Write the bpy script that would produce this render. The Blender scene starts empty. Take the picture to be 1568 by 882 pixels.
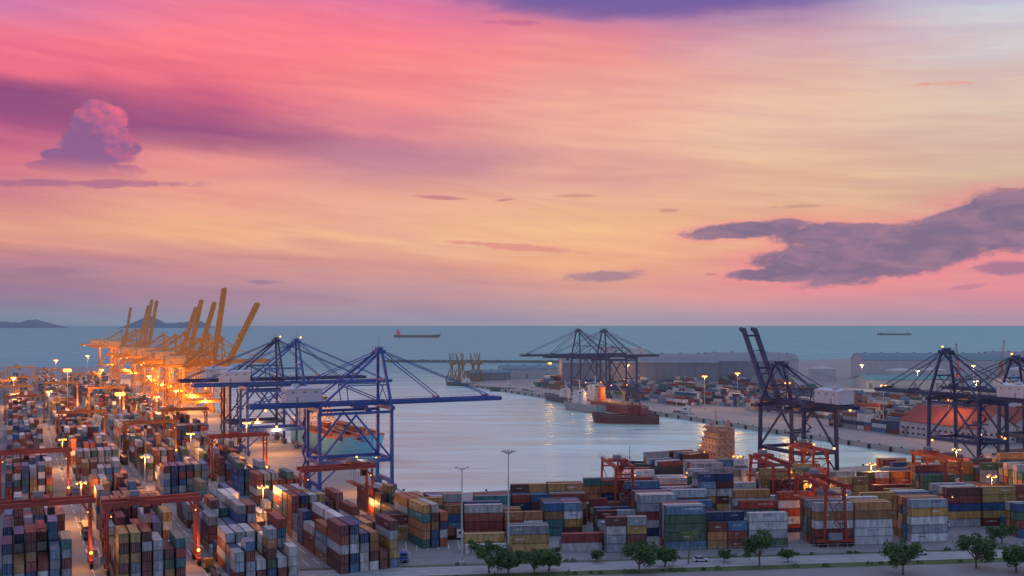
import bpy, math, random
from mathutils import Vector
R=random.Random(11)
rad=math.radians
sc=bpy.context.scene
sc.view_settings.view_transform='Standard'
sc.view_settings.look='None'
sc.view_settings.exposure=0
def lin(c):
    return tuple(((v/255)/12.92 if v/255<=0.04045 else (((v/255)+0.055)/1.055)**2.4) for v in c)
# ---------------------------------------------------------------- materials
MATS={}
def mat(name,color,rough=0.6,metal=0.0,var=0.25,scale=0.6,bump=0.0,emit=None,es=0):
    if name in MATS: return MATS[name]
    m=bpy.data.materials.new(name); m.use_nodes=True
    nt=m.node_tree; b=nt.nodes['Principled BSDF']
    b.inputs['Roughness'].default_value=rough; b.inputs['Metallic'].default_value=metal
    tc=nt.nodes.new('ShaderNodeTexCoord')
    n=nt.nodes.new('ShaderNodeTexNoise'); n.inputs['Scale'].default_value=scale; n.inputs['Detail'].default_value=6
    nt.links.new(tc.outputs['Object'],n.inputs['Vector'])
    mx=nt.nodes.new('ShaderNodeMix'); mx.data_type='RGBA'
    mx.inputs[6].default_value=tuple(c*(1-var) for c in color)+(1,)
    mx.inputs[7].default_value=tuple(min(1,c*(1+var)) for c in color)+(1,)
    nt.links.new(n.outputs['Fac'],mx.inputs[0]); nt.links.new(mx.outputs[2],b.inputs['Base Color'])
    if bump:
        bp=nt.nodes.new('ShaderNodeBump'); bp.inputs['Strength'].default_value=bump
        nt.links.new(n.outputs['Fac'],bp.inputs['Height']); nt.links.new(bp.outputs[0],b.inputs['Normal'])
    if emit:
        b.inputs['Emission Color'].default_value=emit+(1,); b.inputs['Emission Strength'].default_value=es
    MATS[name]=m; return m
def container_mat():
    m=bpy.data.materials.new('container_paint'); m.use_nodes=True
    nt=m.node_tree; b=nt.nodes['Principled BSDF']; b.inputs['Roughness'].default_value=0.5
    at=nt.nodes.new('ShaderNodeAttribute'); at.attribute_name='Col'
    tc=nt.nodes.new('ShaderNodeTexCoord')
    mp=nt.nodes.new('ShaderNodeMapping'); mp.inputs['Scale'].default_value=(1.2,1.2,0.25)
    nt.links.new(tc.outputs['Object'],mp.inputs[0])
    n=nt.nodes.new('ShaderNodeTexNoise'); n.inputs['Scale'].default_value=1.0; n.inputs['Detail'].default_value=8; n.inputs['Roughness'].default_value=0.65
    nt.links.new(mp.outputs[0],n.inputs['Vector'])
    cr=nt.nodes.new('ShaderNodeValToRGB')
    cr.color_ramp.elements[0].position=0.33; cr.color_ramp.elements[0].color=(0.38,0.32,0.29,1)
    cr.color_ramp.elements[1].position=0.6; cr.color_ramp.elements[1].color=(1.05,1.05,1.05,1)
    nt.links.new(n.outputs['Fac'],cr.inputs[0])
    mu=nt.nodes.new('ShaderNodeMix'); mu.data_type='RGBA'; mu.blend_type='MULTIPLY'; mu.inputs[0].default_value=0.85
    nt.links.new(at.outputs['Color'],mu.inputs[6]); nt.links.new(cr.outputs[0],mu.inputs[7])
    nt.links.new(mu.outputs[2],b.inputs['Base Color'])
    w=nt.nodes.new('ShaderNodeTexWave'); w.bands_direction='Y'; w.inputs['Scale'].default_value=1.1
    nt.links.new(tc.outputs['Object'],w.inputs['Vector'])
    bp=nt.nodes.new('ShaderNodeBump'); bp.inputs['Strength'].default_value=0.4; bp.inputs['Distance'].default_value=0.05
    nt.links.new(w.outputs['Fac'],bp.inputs['Height']); nt.links.new(bp.outputs[0],b.inputs['Normal'])
    return m
CM=container_mat()
# ---------------------------------------------------------------- mesh builder
FQ=((0,3,2,1),(4,5,6,7),(0,1,5,4),(1,2,6,5),(2,3,7,6),(3,0,4,7))
class MB:
    def __init__(s): s.V=[];s.F=[];s.M=[];s.C=[]
    def hexa(s,P,m=0,col=None,faces=FQ):
        o=len(s.V); s.V.extend(P)
        for f in faces:
            s.F.append(tuple(o+i for i in f)); s.M.append(m); s.C.append(col)
    def box(s,cx,cy,cz,sx,sy,sz,m=0,col=None,rz=0):
        a,b,c=sx/2,sy/2,sz/2
        P=[(-a,-b),(a,-b),(a,b),(-a,b)]
        if rz:
            C,S=math.cos(rz),math.sin(rz); P=[(x*C-y*S,x*S+y*C) for x,y in P]
        s.hexa([(cx+x,cy+y,cz-c) for x,y in P]+[(cx+x,cy+y,cz+c) for x,y in P],m,col)
    def bb(s,x0,x1,y0,y1,z0,z1,m=0,col=None):
        s.hexa([(x0,y0,z0),(x1,y0,z0),(x1,y1,z0),(x0,y1,z0),(x0,y0,z1),(x1,y0,z1),(x1,y1,z1),(x0,y1,z1)],m,col)
    def beam(s,p,q,w,h=None,m=0):
        h=h or w; p=Vector(p);q=Vector(q);d=(q-p).normalized()
        up=Vector((0,0,1)) if abs(d.z)<0.95 else Vector((1,0,0))
        a=d.cross(up).normalized()*w/2; b=a.cross(d).normalized()*h/2
        P=[p-a-b,p+a-b,p+a+b,p-a+b,q-a-b,q+a-b,q+a+b,q-a+b]
        s.hexa([tuple(v) for v in P],m)
    def cyl(s,p,q,r1,r2=None,n=8,m=0):
        r2=r1 if r2 is None else r2; p=Vector(p);q=Vector(q);d=(q-p).normalized()
        up=Vector((0,0,1)) if abs(d.z)<0.95 else Vector((1,0,0))
        a=d.cross(up).normalized(); b=a.cross(d)
        o=len(s.V)
        for c,r in((p,r1),(q,r2)):
            for i in range(n):
                t=2*math.pi*i/n; s.V.append(tuple(c+a*math.cos(t)*r+b*math.sin(t)*r))
        for i in range(n):
            j=(i+1)%n; s.F.append((o+i,o+j,o+n+j,o+n+i)); s.M.append(m); s.C.append(None)
        s.F.append(tuple(o+i for i in range(n))[::-1]); s.F.append(tuple(o+n+i for i in range(n)))
        s.M+= [m,m]; s.C+=[None,None]
    def poly(s,P,m=0):
        o=len(s.V); s.V.extend(P); s.F.append(tuple(range(o,o+len(P)))); s.M.append(m); s.C.append(None)
    def ball(s,c,r,m=0,n=8,k=5):
        o=len(s.V)
        for i in range(k+1):
            ph=math.pi*i/k
            for j in range(n):
                t=2*math.pi*j/n
                s.V.append((c[0]+r*math.sin(ph)*math.cos(t),c[1]+r*math.sin(ph)*math.sin(t),c[2]+r*math.cos(ph)))
        for i in range(k):
            for j in range(n):
                j2=(j+1)%n
                s.F.append((o+i*n+j,o+(i+1)*n+j,o+(i+1)*n+j2,o+i*n+j2)); s.M.append(m); s.C.append(None)
    def obj(s,name,mats,parent=None,loc=(0,0,0),rz=0,color=False,smooth=False):
        me=bpy.data.meshes.new(name); me.from_pydata(s.V,[],s.F); 
        for m in mats: me.materials.append(m)
        if len(mats)>1: me.polygons.foreach_set('material_index',s.M)
        if color:
            ca=me.color_attributes.new('Col','FLOAT_COLOR','CORNER')
            buf=[]
            for f,c in zip(s.F,s.C):
                c=c or (0.3,0.3,0.3); buf.extend((c[0],c[1],c[2],1.0)*len(f))
            ca.data.foreach_set('color',buf)
        if smooth: me.polygons.foreach_set('use_smooth',[True]*len(s.F))
        me.update()
        o=bpy.data.objects.new(name,me); sc.collection.objects.link(o)
        o.location=loc; o.rotation_euler=(0,0,rz)
        if parent: o.parent=parent
        return o
def empty(name,loc,rz=0):
    e=bpy.data.objects.new(name,None); sc.collection.objects.link(e); e.location=loc; e.rotation_euler=(0,0,rz); return e
def point(name,loc,power,col,parent=None,r=0.3):
    l=bpy.data.lights.new(name,'POINT'); l.energy=power; l.color=col; l.shadow_soft_size=r
    o=bpy.data.objects.new(name,l); sc.collection.objects.link(o); o.location=loc
    if parent: o.parent=parent
    return o
ORANGE=(1.0,0.36,0.07); WARM=(1.0,0.66,0.36)
# ---------------------------------------------------------------- camera
cam=bpy.data.cameras.new('camera'); co=bpy.data.objects.new('camera',cam); sc.collection.objects.link(co)
co.location=(0,0,67); co.rotation_euler=(rad(90),0,0); cam.sensor_width=36; cam.lens=36*1500/1568
cam.shift_y=57/1568; cam.clip_start=1; cam.clip_end=200000; sc.camera=co
# ---------------------------------------------------------------- sky
w=bpy.data.worlds.new('World'); sc.world=w; w.use_nodes=True
nt=w.node_tree; nt.nodes.clear(); L=nt.links
def S(inp,v):
    if isinstance(v,(int,float)): inp.default_value=v
    elif isinstance(v,tuple): inp.default_value=v if len(v)==4 else v+(1,)
    else: L.new(v,inp)
def Mth(op,a,b=None,c=None):
    n=nt.nodes.new('ShaderNodeMath'); n.operation=op; S(n.inputs[0],a)
    if b is not None: S(n.inputs[1],b)
    if c is not None: S(n.inputs[2],c)
    return n.outputs[0]
def sm(x,lo,hi,a=0.0,b=1.0,mode='SMOOTHSTEP'):
    n=nt.nodes.new('ShaderNodeMapRange'); n.interpolation_type=mode
    S(n.inputs['Value'],x)
    n.inputs['From Min'].default_value=lo; n.inputs['From Max'].default_value=hi
    n.inputs['To Min'].default_value=a; n.inputs['To Max'].default_value=b
    return n.outputs[0]
def mixc(f,a,b,mode='MIX'):
    n=nt.nodes.new('ShaderNodeMix'); n.data_type='RGBA'; n.blend_type=mode
    S(n.inputs[0],f); S(n.inputs[6],a); S(n.inputs[7],b); return n.outputs[2]
def vec(a,b,c):
    n=nt.nodes.new('ShaderNodeCombineXYZ'); S(n.inputs[0],a);S(n.inputs[1],b);S(n.inputs[2],c); return n.outputs[0]
def noise(v,scale=1,detail=5,rough=0.55,dist=0):
    n=nt.nodes.new('ShaderNodeTexNoise'); L.new(v,n.inputs['Vector']); n.inputs['Scale'].default_value=scale
    n.inputs['Detail'].default_value=detail; n.inputs['Roughness'].default_value=rough; n.inputs['Distortion'].default_value=dist
    return n.outputs['Fac']
tc=nt.nodes.new('ShaderNodeTexCoord'); sx=nt.nodes.new('ShaderNodeSeparateXYZ'); L.new(tc.outputs['Generated'],sx.inputs[0])
X,Y,Z=sx.outputs
az=Mth('ARCTAN2',X,Y)
hyp=Mth('SQRT',Mth('ADD',Mth('ADD',Mth('MULTIPLY',X,X),Mth('MULTIPLY',Y,Y)),1e-6))
h=Mth('DIVIDE',Z,hyp)
hs=Mth('ADD',h,Mth('MULTIPLY',az,0.06))
n1=noise(vec(Mth('MULTIPLY',az,3.2),Mth('MULTIPLY',hs,20),1.3),1,5,0.5,0.5)
n2=noise(vec(Mth('MULTIPLY',az,4.0),Mth('MULTIPLY',hs,48),5.3),1,5,0.5,0.7)
n5=noise(vec(Mth('MULTIPLY',az,7.0),Mth('MULTIPLY',Mth('ADD',h,Mth('MULTIPLY',az,0.11)),70),7.7),1,6,0.55,0.9)
n3=noise(vec(Mth('MULTIPLY',az,40),Mth('MULTIPLY',h,70),9.1),1,8,0.62,0.4)
n4=noise(vec(Mth('MULTIPLY',az,18),Mth('MULTIPLY',h,60),3.1),1,7,0.6,0.6)
amp=sm(h,0.0,0.08,0.15,1.0)
warp=Mth('MULTIPLY',Mth('ADD',Mth('MULTIPLY',Mth('SUBTRACT',n1,0.5),0.08),Mth('MULTIPLY',Mth('SUBTRACT',n2,0.5),0.026)),amp)
hw=Mth('ADD',h,warp)
azw=Mth('ADD',az,Mth('MULTIPLY',Mth('SUBTRACT',n1,0.5),0.12))
def A(px): return math.atan((px-784)/1500)
def H(px,py): return (498-py)/1500*math.cos(A(px))
rows=[0,50,100,150,200,250,300,350,400,450,490]
cols={
0:[(214,124,170),(240,120,142),(234,108,134),(155,80,124),(180,88,132),(214,118,136),(208,130,140),(228,160,136),(186,130,144),(148,124,150),(112,130,155)],
300:[(232,122,155),(250,124,138),(249,122,134),(212,100,130),(172,92,132),(230,144,142),(234,160,142),(234,172,138),(202,140,144),(174,135,155),(134,138,162)],
600:[(222,118,160),(245,124,144),(248,134,136),(240,138,142),(220,134,146),(202,138,150),(228,164,146),(238,182,146),(214,152,144),(190,145,155),(154,144,165)],
900:[(140,104,165),(224,136,152),(240,152,145),(238,168,152),(236,174,153),(228,168,152),(232,176,146),(240,186,142),(234,170,138),(214,156,150),(168,152,168)],
1200:[(150,118,172),(210,160,170),(224,174,164),(230,183,163),(230,188,164),(228,182,154),(224,176,148),(232,172,140),(230,158,144),(226,150,155),(174,148,168)],
1568:[(200,202,214),(208,204,208),(212,196,190),(216,190,176),(214,180,164),(212,178,158),(204,166,148),(214,160,144),(226,142,147),(226,142,155),(186,146,165)]}
RMAX=0.36
base=None; prev=None
for px in sorted(cols):
    cr=nt.nodes.new('ShaderNodeValToRGB')
    st=sorted([(min(1,H(px,py)/RMAX),lin(c)) for py,c in zip(rows,cols[px])],key=lambda t:t[0])
    els=cr.color_ramp.elements
    els[0].position=st[0][0]; els[0].color=st[0][1]+(1,)
    els[1].position=st[-1][0]; els[1].color=st[-1][1]+(1,)
    for p,c in st[1:-1]:
        e=els.new(p); e.color=c+(1,)
    L.new(Mth('DIVIDE',hw,RMAX),cr.inputs[0])
    if base is None: base=cr.outputs[0]
    else: base=mixc(sm(azw,A(prev),A(px)),base,cr.outputs[0])
    prev=px
base=mixc(1.0,base,vec(sm(n2,0.35,0.65,0.96,1.03),sm(n2,0.35,0.65,0.94,1.05),sm(n2,0.35,0.65,0.98,1.02)),'MULTIPLY')
base=mixc(Mth('MULTIPLY',amp,0.8),base,vec(sm(n5,0.3,0.7,0.96,1.035),sm(n5,0.3,0.7,0.92,1.07),sm(n5,0.3,0.7,0.97,1.03)),'MULTIPLY')
k2=sm(n1,0.55,0.8,0.0,0.28)
base=mixc(Mth('MULTIPLY',k2,amp),base,lin((200,130,150)))
def blob(px,py,rx,ry,skew=0.0):
    a0,h0=A(px),H(px,py); ra,rh=rx/1500,ry/1500
    da=Mth('SUBTRACT',az,a0); dh=Mth('SUBTRACT',h,h0)
    if skew: dh=Mth('SUBTRACT',dh,Mth('MULTIPLY',da,skew))
    a=Mth('DIVIDE',da,ra); b=Mth('DIVIDE',dh,rh)
    return Mth('SUBTRACT',1.0,Mth('ADD',Mth('MULTIPLY',a,a),Mth('MULTIPLY',b,b)))
def union(bl,k=0.25):
    r=bl[0]
    for b in bl[1:]: r=Mth('SMOOTH_MAX',r,b,k)
    return r
f=Mth('ADD',blob(1000,-8,300,36,-0.02),Mth('MULTIPLY',Mth('SUBTRACT',n4,0.5),1.2))
base=mixc(sm(f,-0.6,0.8,0,0.88),base,lin((112,92,158)))
f=Mth('ADD',blob(110,170,450,34,-0.07),Mth('MULTIPLY',Mth('SUBTRACT',n4,0.5),1.4))
base=mixc(sm(f,-0.7,1.2,0,0.65),base,lin((138,76,126)))
f=Mth('ADD',blob(650,240,190,26),Mth('MULTIPLY',Mth('SUBTRACT',n4,0.5),1.6))
base=mixc(sm(f,-0.8,1.3,0,0.55),base,lin((188,128,150)))
big=union([blob(1470,360,150,34,0.12),blob(1290,362,120,22,-0.05),blob(1150,352,100,14,0.05),blob(1270,400,130,28,0.02),blob(1185,420,75,12),blob(1560,340,130,46),blob(1400,388,150,34,0.2),blob(1330,380,130,34)])
f=Mth('ADD',big,Mth('ADD',Mth('MULTIPLY',Mth('SUBTRACT',n4,0.5),2.0),Mth('MULTIPLY',Mth('SUBTRACT',n3,0.5),1.2)))
base=mixc(sm(f,-1.1,0.4,0,0.45),base,lin((242,132,150)))
cc=mixc(sm(n4,0.35,0.65),lin((116,102,136)),lin((150,118,144)))
base=mixc(sm(f,-0.1,0.45,0,0.96),base,cc)
for (px,py,rx,ry,sk,col) in [(935,421,90,10,0.02,(150,118,148)),(1535,410,45,12,0,(140,108,145)),(668,302,50,4,-0.05,(190,120,130)),(775,306,22,3,0.1,(190,125,130)),(1025,322,20,4,0,(200,140,130)),(880,300,40,3,0,(205,145,130)),(1440,128,60,5,-0.08,(236,140,130)),(1545,290,20,3,0,(170,120,130)),(1090,420,14,3,0,(175,120,145)),(80,415,60,8,0,(160,118,145)),(410,432,30,4,0,(150,120,150)),(1225,316,50,4,0,(190,145,135)),(1480,440,30,4,0.1,(190,125,150)),(790,378,120,6,-0.08,(220,140,135)),(780,34,60,6,-0.05,(195,105,145)),(140,282,180,7,0.05,(166,104,140))]:
    f=Mth('ADD',blob(px,py,rx,ry,sk),Mth('ADD',Mth('MULTIPLY',Mth('SUBTRACT',n4,0.5),2.6),Mth('MULTIPLY',Mth('SUBTRACT',n3,0.5),1.6)))
    base=mixc(sm(f,0.0,0.9,0,0.75),base,lin(col))
# cumulus tower
tow=union([blob(150,168,25,16),blob(178,182,17,19),blob(126,182,15,15),blob(178,206,20,16),blob(148,200,38,28),blob(120,214,22,15),blob(190,226,26,16),blob(94,238,28,11),blob(148,234,58,22),blob(72,254,30,9),blob(138,258,84,13)],0.10)
K_=70
nb=noise(vec(Mth('MULTIPLY',az,K_),Mth('MULTIPLY',h,K_),2.2),1,6,0.55,0.15)
f=Mth('ADD',tow,Mth('ADD',Mth('MULTIPLY',Mth('SUBTRACT',nb,0.5),1.2),Mth('MULTIPLY',Mth('SUBTRACT',n3,0.5),0.5)))
nbo=noise(vec(Mth('ADD',Mth('MULTIPLY',az,K_),0.25),Mth('ADD',Mth('MULTIPLY',h,K_),0.3),2.2),1,6,0.55,0.15)
relief=Mth('MULTIPLY',Mth('SUBTRACT',nb,nbo),1.6)
litf=Mth('ADD',sm(h,H(150,235),H(170,158),-0.12,0.5),Mth('ADD',relief,sm(az,A(120),A(205),-0.2,0.35)))
cc=mixc(litf,lin((142,94,142)),lin((238,108,134)))
cc.node.clamp_factor=True
fade=sm(h,H(130,276),H(130,238),0,1)
base=mixc(Mth('MULTIPLY',sm(f,-0.05,0.40,0,0.95),fade),base,cc)
# rest of the dome: cool dusk overhead and behind
base=mixc(sm(h,0.34,0.95),base,(0.52,0.61,0.86,1))
absaz=Mth('ABSOLUTE',az)
base=mixc(sm(absaz,0.62,1.7),base,(0.37,0.44,0.68,1))
bg=nt.nodes.new('ShaderNodeBackground'); L.new(base,bg.inputs[0]); bg.inputs[1].default_value=1.0
sky=nt.nodes.new('ShaderNodeTexSky'); sky.sky_type='NISHITA'; sky.sun_disc=False; sky.sun_elevation=rad(3); sky.sun_rotation=rad(70)
bg2=nt.nodes.new('ShaderNodeBackground'); L.new(sky.outputs[0],bg2.inputs[0]); bg2.inputs[1].default_value=0.006
ad=nt.nodes.new('ShaderNodeAddShader'); L.new(bg.outputs[0],ad.inputs[0]); L.new(bg2.outputs[0],ad.inputs[1])
wo=nt.nodes.new('ShaderNodeOutputWorld'); L.new(ad.outputs[0],wo.inputs[0])
sun=bpy.data.lights.new('sun','SUN'); sun.energy=0.3; sun.angle=rad(0.5); sun.color=(1,0.62,0.5)
so=bpy.data.objects.new('sun',sun); sc.collection.objects.link(so)
d=Vector((math.sin(rad(70))*math.cos(rad(6)),math.cos(rad(70))*math.cos(rad(6)),math.sin(rad(6))))
so.rotation_euler=d.to_track_quat('Z','Y').to_euler()
# ---------------------------------------------------------------- frames of the site
TL=rad(27); TF=rad(22); TY=rad(7)
O=(-38,384)
def LF(u,v): return (O[0]+u*math.cos(TL)-v*math.sin(TL), O[1]+u*math.sin(TL)+v*math.cos(TL))
def QF(t,s): return (O[0]+t*math.cos(TF)-s*math.sin(TF), O[1]+t*math.sin(TF)+s*math.cos(TF))
def YF(s,wd): return (s*math.cos(TY)-wd*math.sin(TY), 287+s*math.sin(TY)+wd*math.cos(TY))
TR=math.atan2(297,662)
FQ0=(232,493)
def RF(u,v): return (FQ0[0]+u*math.cos(TR)-v*math.sin(TR), FQ0[1]+u*math.sin(TR)+v*math.cos(TR))
# ---------------------------------------------------------------- sea
m=bpy.data.materials.new('sea_water'); m.use_nodes=True; nt2=m.node_tree; nt2.nodes.clear()
def nn(t): return nt2.nodes.new(t)
lk=nt2.links.new
tcs=nn('ShaderNodeTexCoord')
sp=nn('ShaderNodeSeparateXYZ'); lk(tcs.outputs['Object'],sp.inputs[0])
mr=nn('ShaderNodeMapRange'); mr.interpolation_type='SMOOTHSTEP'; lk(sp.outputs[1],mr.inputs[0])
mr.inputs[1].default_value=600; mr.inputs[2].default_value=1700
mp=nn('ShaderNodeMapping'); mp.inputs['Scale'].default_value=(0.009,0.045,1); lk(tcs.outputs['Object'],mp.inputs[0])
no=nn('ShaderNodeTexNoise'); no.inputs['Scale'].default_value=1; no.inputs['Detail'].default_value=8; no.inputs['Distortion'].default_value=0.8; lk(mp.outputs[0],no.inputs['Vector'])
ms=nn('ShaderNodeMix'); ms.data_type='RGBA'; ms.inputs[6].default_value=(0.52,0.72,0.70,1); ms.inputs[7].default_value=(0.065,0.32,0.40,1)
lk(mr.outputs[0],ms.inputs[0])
mv=nn('ShaderNodeMapRange'); lk(no.outputs['Fac'],mv.inputs[0]); mv.inputs[1].default_value=0.32; mv.inputs[2].default_value=0.68; mv.inputs[3].default_value=0.74; mv.inputs[4].default_value=1.16
mm_=nn('ShaderNodeVectorMath'); mm_.operation='SCALE'; lk(ms.outputs[2],mm_.inputs[0]); lk(mv.outputs[0],mm_.inputs[3])
dif=nn('ShaderNodeBsdfDiffuse'); lk(mm_.outputs[0],dif.inputs[0])
glo=nn('ShaderNodeBsdfGlossy'); glo.inputs[0].default_value=(0.70,0.98,0.92,1)
rr=nn('ShaderNodeMapRange'); lk(no.outputs['Fac'],rr.inputs[0]); rr.inputs[1].default_value=0.3; rr.inputs[2].default_value=0.7; rr.inputs[3].default_value=0.20; rr.inputs[4].default_value=0.40
lk(rr.outputs[0],glo.inputs['Roughness'])
mw=nn('ShaderNodeMapping'); mw.inputs['Scale'].default_value=(0.10,0.40,1); lk(tcs.outputs['Object'],mw.inputs[0])
nw=nn('ShaderNodeTexNoise'); nw.inputs['Scale'].default_value=1; nw.inputs['Detail'].default_value=4; lk(mw.outputs[0],nw.inputs['Vector'])
bp=nn('ShaderNodeBump'); bp.inputs['Strength'].default_value=0.8; bp.inputs['Distance'].default_value=0.5
lk(nw.outputs['Fac'],bp.inputs['Height']); lk(bp.outputs[0],glo.inputs['Normal']); lk(bp.outputs[0],dif.inputs['Normal'])
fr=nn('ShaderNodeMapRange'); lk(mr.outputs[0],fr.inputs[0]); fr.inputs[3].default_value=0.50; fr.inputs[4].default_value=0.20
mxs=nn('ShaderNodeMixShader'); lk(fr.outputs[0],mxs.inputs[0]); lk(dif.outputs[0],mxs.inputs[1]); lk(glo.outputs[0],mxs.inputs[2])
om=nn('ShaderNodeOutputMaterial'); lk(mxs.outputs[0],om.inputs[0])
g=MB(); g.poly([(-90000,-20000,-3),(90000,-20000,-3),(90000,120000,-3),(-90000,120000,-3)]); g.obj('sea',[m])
# ---------------------------------------------------------------- land
asph=mat('yard_asphalt',(0.20,0.205,0.225),0.75,0,0.4,0.05,0.1)
conc=mat('quay_concrete',(0.28,0.27,0.265),0.85,0,0.3,0.15,0.1)
road_m=mat('road_asphalt',(0.27,0.285,0.32),0.7,0,0.2,0.2)
white=mat('white_paint',(0.75,0.75,0.75),0.5,0,0.08)
grass=mat('grass_mat',(0.06,0.10,0.035),0.9,0,0.5,0.5,0.4)
lx,ly=LF(0,1320)
out=[(-6000,-4000),(6000,-4000),(6000,2500),(700,2000),(330,1650),(90,1560),(-90,1330)]
tipx,tipy=RF(0,700)
out+= [(tipx,tipy),FQ0,O,(lx,ly),(lx-500,ly+60),(-6000,2600)]
g=MB(); g.poly([(x,y,0) for x,y in out],0)
for i in range(len(out)):
    a,b_=out[i],out[(i+1)%len(out)]
    g.poly([(a[0],a[1],-9),(b_[0],b_[1],-9),(b_[0],b_[1],0),(a[0],a[1],0)],1)
g.obj('ground',[asph,conc])
def strip(name,pts,z,m): 
    g=MB(); g.poly([(x,y,z) for x,y in pts]); return g.obj(name,[m])
strip('quay_apron',[LF(-36,5),LF(-0.6,5),LF(-0.6,1300),LF(-36,1300)],0.004,conc)
strip('quay_apron',[QF(4,-36),QF(285,-36),QF(285,-0.6),QF(4,-0.6)],0.008,conc)
strip('quay_apron',[RF(0.6,5),RF(40,5),RF(40,690),RF(0.6,690)],0.004,conc)
def fenders(name,fr,n,step):
    g=MB()
    for i in range(n):
        x,y=fr(i*step+6); g.cyl((x,y,-2.8),(x,y,-0.4),0.7,0.7,6)
    for i in range(n-1):
        x,y=fr(i*step+14); g.box(x,y,0.35,0.8,0.8,0.7)
    g.obj(name,[mat('rubber',(0.02,0.02,0.02),0.9)])
fenders('quay_fenders',lambda t:LF(0.6,t),80,16)
fenders('quay_fenders',lambda t:QF(t,0.6),17,16)
fenders('quay_fenders',lambda t:RF(-0.6,t),42,16)
YR=YF
strip('grass_verge',[YR(-60,-27),YR(420,-27),YR(420,-10.5),YR(-60,-10.5)],0.006,grass)
strip('road',[YR(-220,-22),YR(420,-22),YR(420,-13),YR(-220,-13)],0.012,road_m)
g=MB()
for wd in(-22.2,-12.8):
    x0,y0=YR(-60,wd);x1,y1=YR(420,wd); g.beam((x0,y0,0.07),(x1,y1,0.07),0.3,0.15)
g.obj('road_kerb',[conc])
g=MB()
for i in range(90):
    s=-100+i*6
    P=[YR(s,-17.6),YR(s+3,-17.6),YR(s+3,-17.4),YR(s,-17.4)]; g.poly([(x,y,0.017) for x,y in P])
for wd in(-21.4,-13.6):
    P=[YR(-100,wd),YR(420,wd),YR(420,wd+0.15),YR(-100,wd+0.15)]; g.poly([(x,y,0.017) for x,y in P])
for i in range(12):
    P=[YR(-34+i*3.2,8),YR(-33.8+i*3.2,8),YR(-33.8+i*3.2,20),YR(-34+i*3.2,20)]; g.poly([(x,y,0.017) for x,y in P])
for u in (-92.6,-65.5,-119.5,-38.3):
    for side in (-1.6,1.6):
        for k_ in range(60):
            v=-90+k_*14
            P=[LF(u+side,v),LF(u+side+0.2,v),LF(u+side+0.2,v+8),LF(u+side,v+8)]; g.poly([(x,y,0.016) for x,y in P])
g.obj('road_markings',[white])
g=MB()
prev=None
for i in range(150):
    x,y=YR(-60+i*3,-9); g.cyl((x,y,0),(x,y,2.4),0.06,0.06,5)
    if prev:
        for z in(0.3,1.3,2.3): g.beam((prev[0],prev[1],z),(x,y,z),0.05)
    prev=(x,y)
g.obj('perimeter_fence',[mat('galvanised',(0.45,0.46,0.47),0.5,0.3)])
# ---------------------------------------------------------------- containers
P_GREY=[(0.38,0.41,0.45),(0.52,0.54,0.57),(0.28,0.32,0.37),(0.62,0.63,0.64)]
P_BLUE=[(0.03,0.07,0.20),(0.04,0.12,0.28),(0.09,0.20,0.36),(0.02,0.04,0.13),(0.14,0.25,0.38)]
P_RED=[(0.22,0.045,0.045),(0.18,0.055,0.05),(0.28,0.08,0.06),(0.13,0.04,0.04),(0.34,0.065,0.05)]
P_YEL=[(0.42,0.24,0.08),(0.46,0.30,0.12),(0.36,0.19,0.08)]
P_ORG=[(0.42,0.13,0.05),(0.46,0.20,0.09)]
P_GRN=[(0.04,0.15,0.13),(0.06,0.20,0.21),(0.07,0.14,0.09)]
def pick(wt):
    t=R.random()*sum(wt); 
    for p,q in zip((P_GREY,P_BLUE,P_RED,P_YEL,P_ORG,P_GRN),wt):
        t-=q
        if t<=0: break
    c=R.choice(p); k=R.uniform(0.7,1.2); return tuple(min(0.8,v*k) for v in c)
LW=(28,24,25,6,8,7); FW=(27,15,24,18,6,6)
def container(g,x,y,z,Lc,col,lod,letters=True):
    W=2.44;Hc=2.59; dk=tuple(c*0.6 for c in col)
    x0,x1,y0,y1=x-W/2,x+W/2,y-Lc/2,y+Lc/2
    i=0.06
    g.bb(x0+i,x1-i,y0+i,y1-i,z+0.05,z+Hc-0.03,0,col)
    p=0.17
    for a in(x0,x1-p):
        for c in(y0,y1-p): g.bb(a,a+p,c,c+p,z+0.01,z+Hc,0,dk if lod==0 else col)
    if lod==0:
        for a in(x0,x1-0.1):
            g.bb(a,a+0.1,y0+p,y1-p,z+0.02,z+0.18,0,dk); g.bb(a,a+0.1,y0+p,y1-p,z+Hc-0.14,z+Hc-0.01,0,dk)
        for c in(y0,y1-0.1):
            g.bb(x0+p,x1-p,c,c+0.1,z+0.02,z+0.18,0,dk); g.bb(x0+p,x1-p,c,c+0.1,z+Hc-0.14,z+Hc-0.01,0,dk)
        lt=tuple(min(0.7,v*0.5+0.25) for v in col)
        yy=y0+0.03
        for r in(-0.8,-0.32,0.32,0.8): g.bb(x+r-0.035,x+r+0.035,yy-0.03,yy+0.02,z+0.2,z+Hc-0.16,0,lt)
        g.bb(x-0.03,x+0.03,yy-0.012,yy+0.015,z+0.2,z+Hc-0.16,0,(0.02,0.02,0.02))
        if letters and R.random()<0.45:
            wht=(0.6,0.6,0.6) if sum(col)<1.0 else (0.08,0.12,0.28)
            n=R.randint(4,8); lw=R.uniform(0.28,0.5); lh=lw*1.2; st=y-n*lw*1.35/2+R.choice((0,-2.5,2.5))*(Lc>8)
            zl=z+R.uniform(1.0,1.7)
            if Lc<8: lw*=0.6;lh*=0.6; st=y-n*lw*1.35/2
            for q in range(n):
                a=st+q*lw*1.3; wd_=lw*R.choice((0.3,0.9,1.0,0.8))
                for xa in((x1-i,x1-i+0.012),(x0+i-0.012,x0+i)):
                    g.bb(xa[0],xa[1],a,a+wd_,zl,zl+lh,0,wht)
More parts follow.
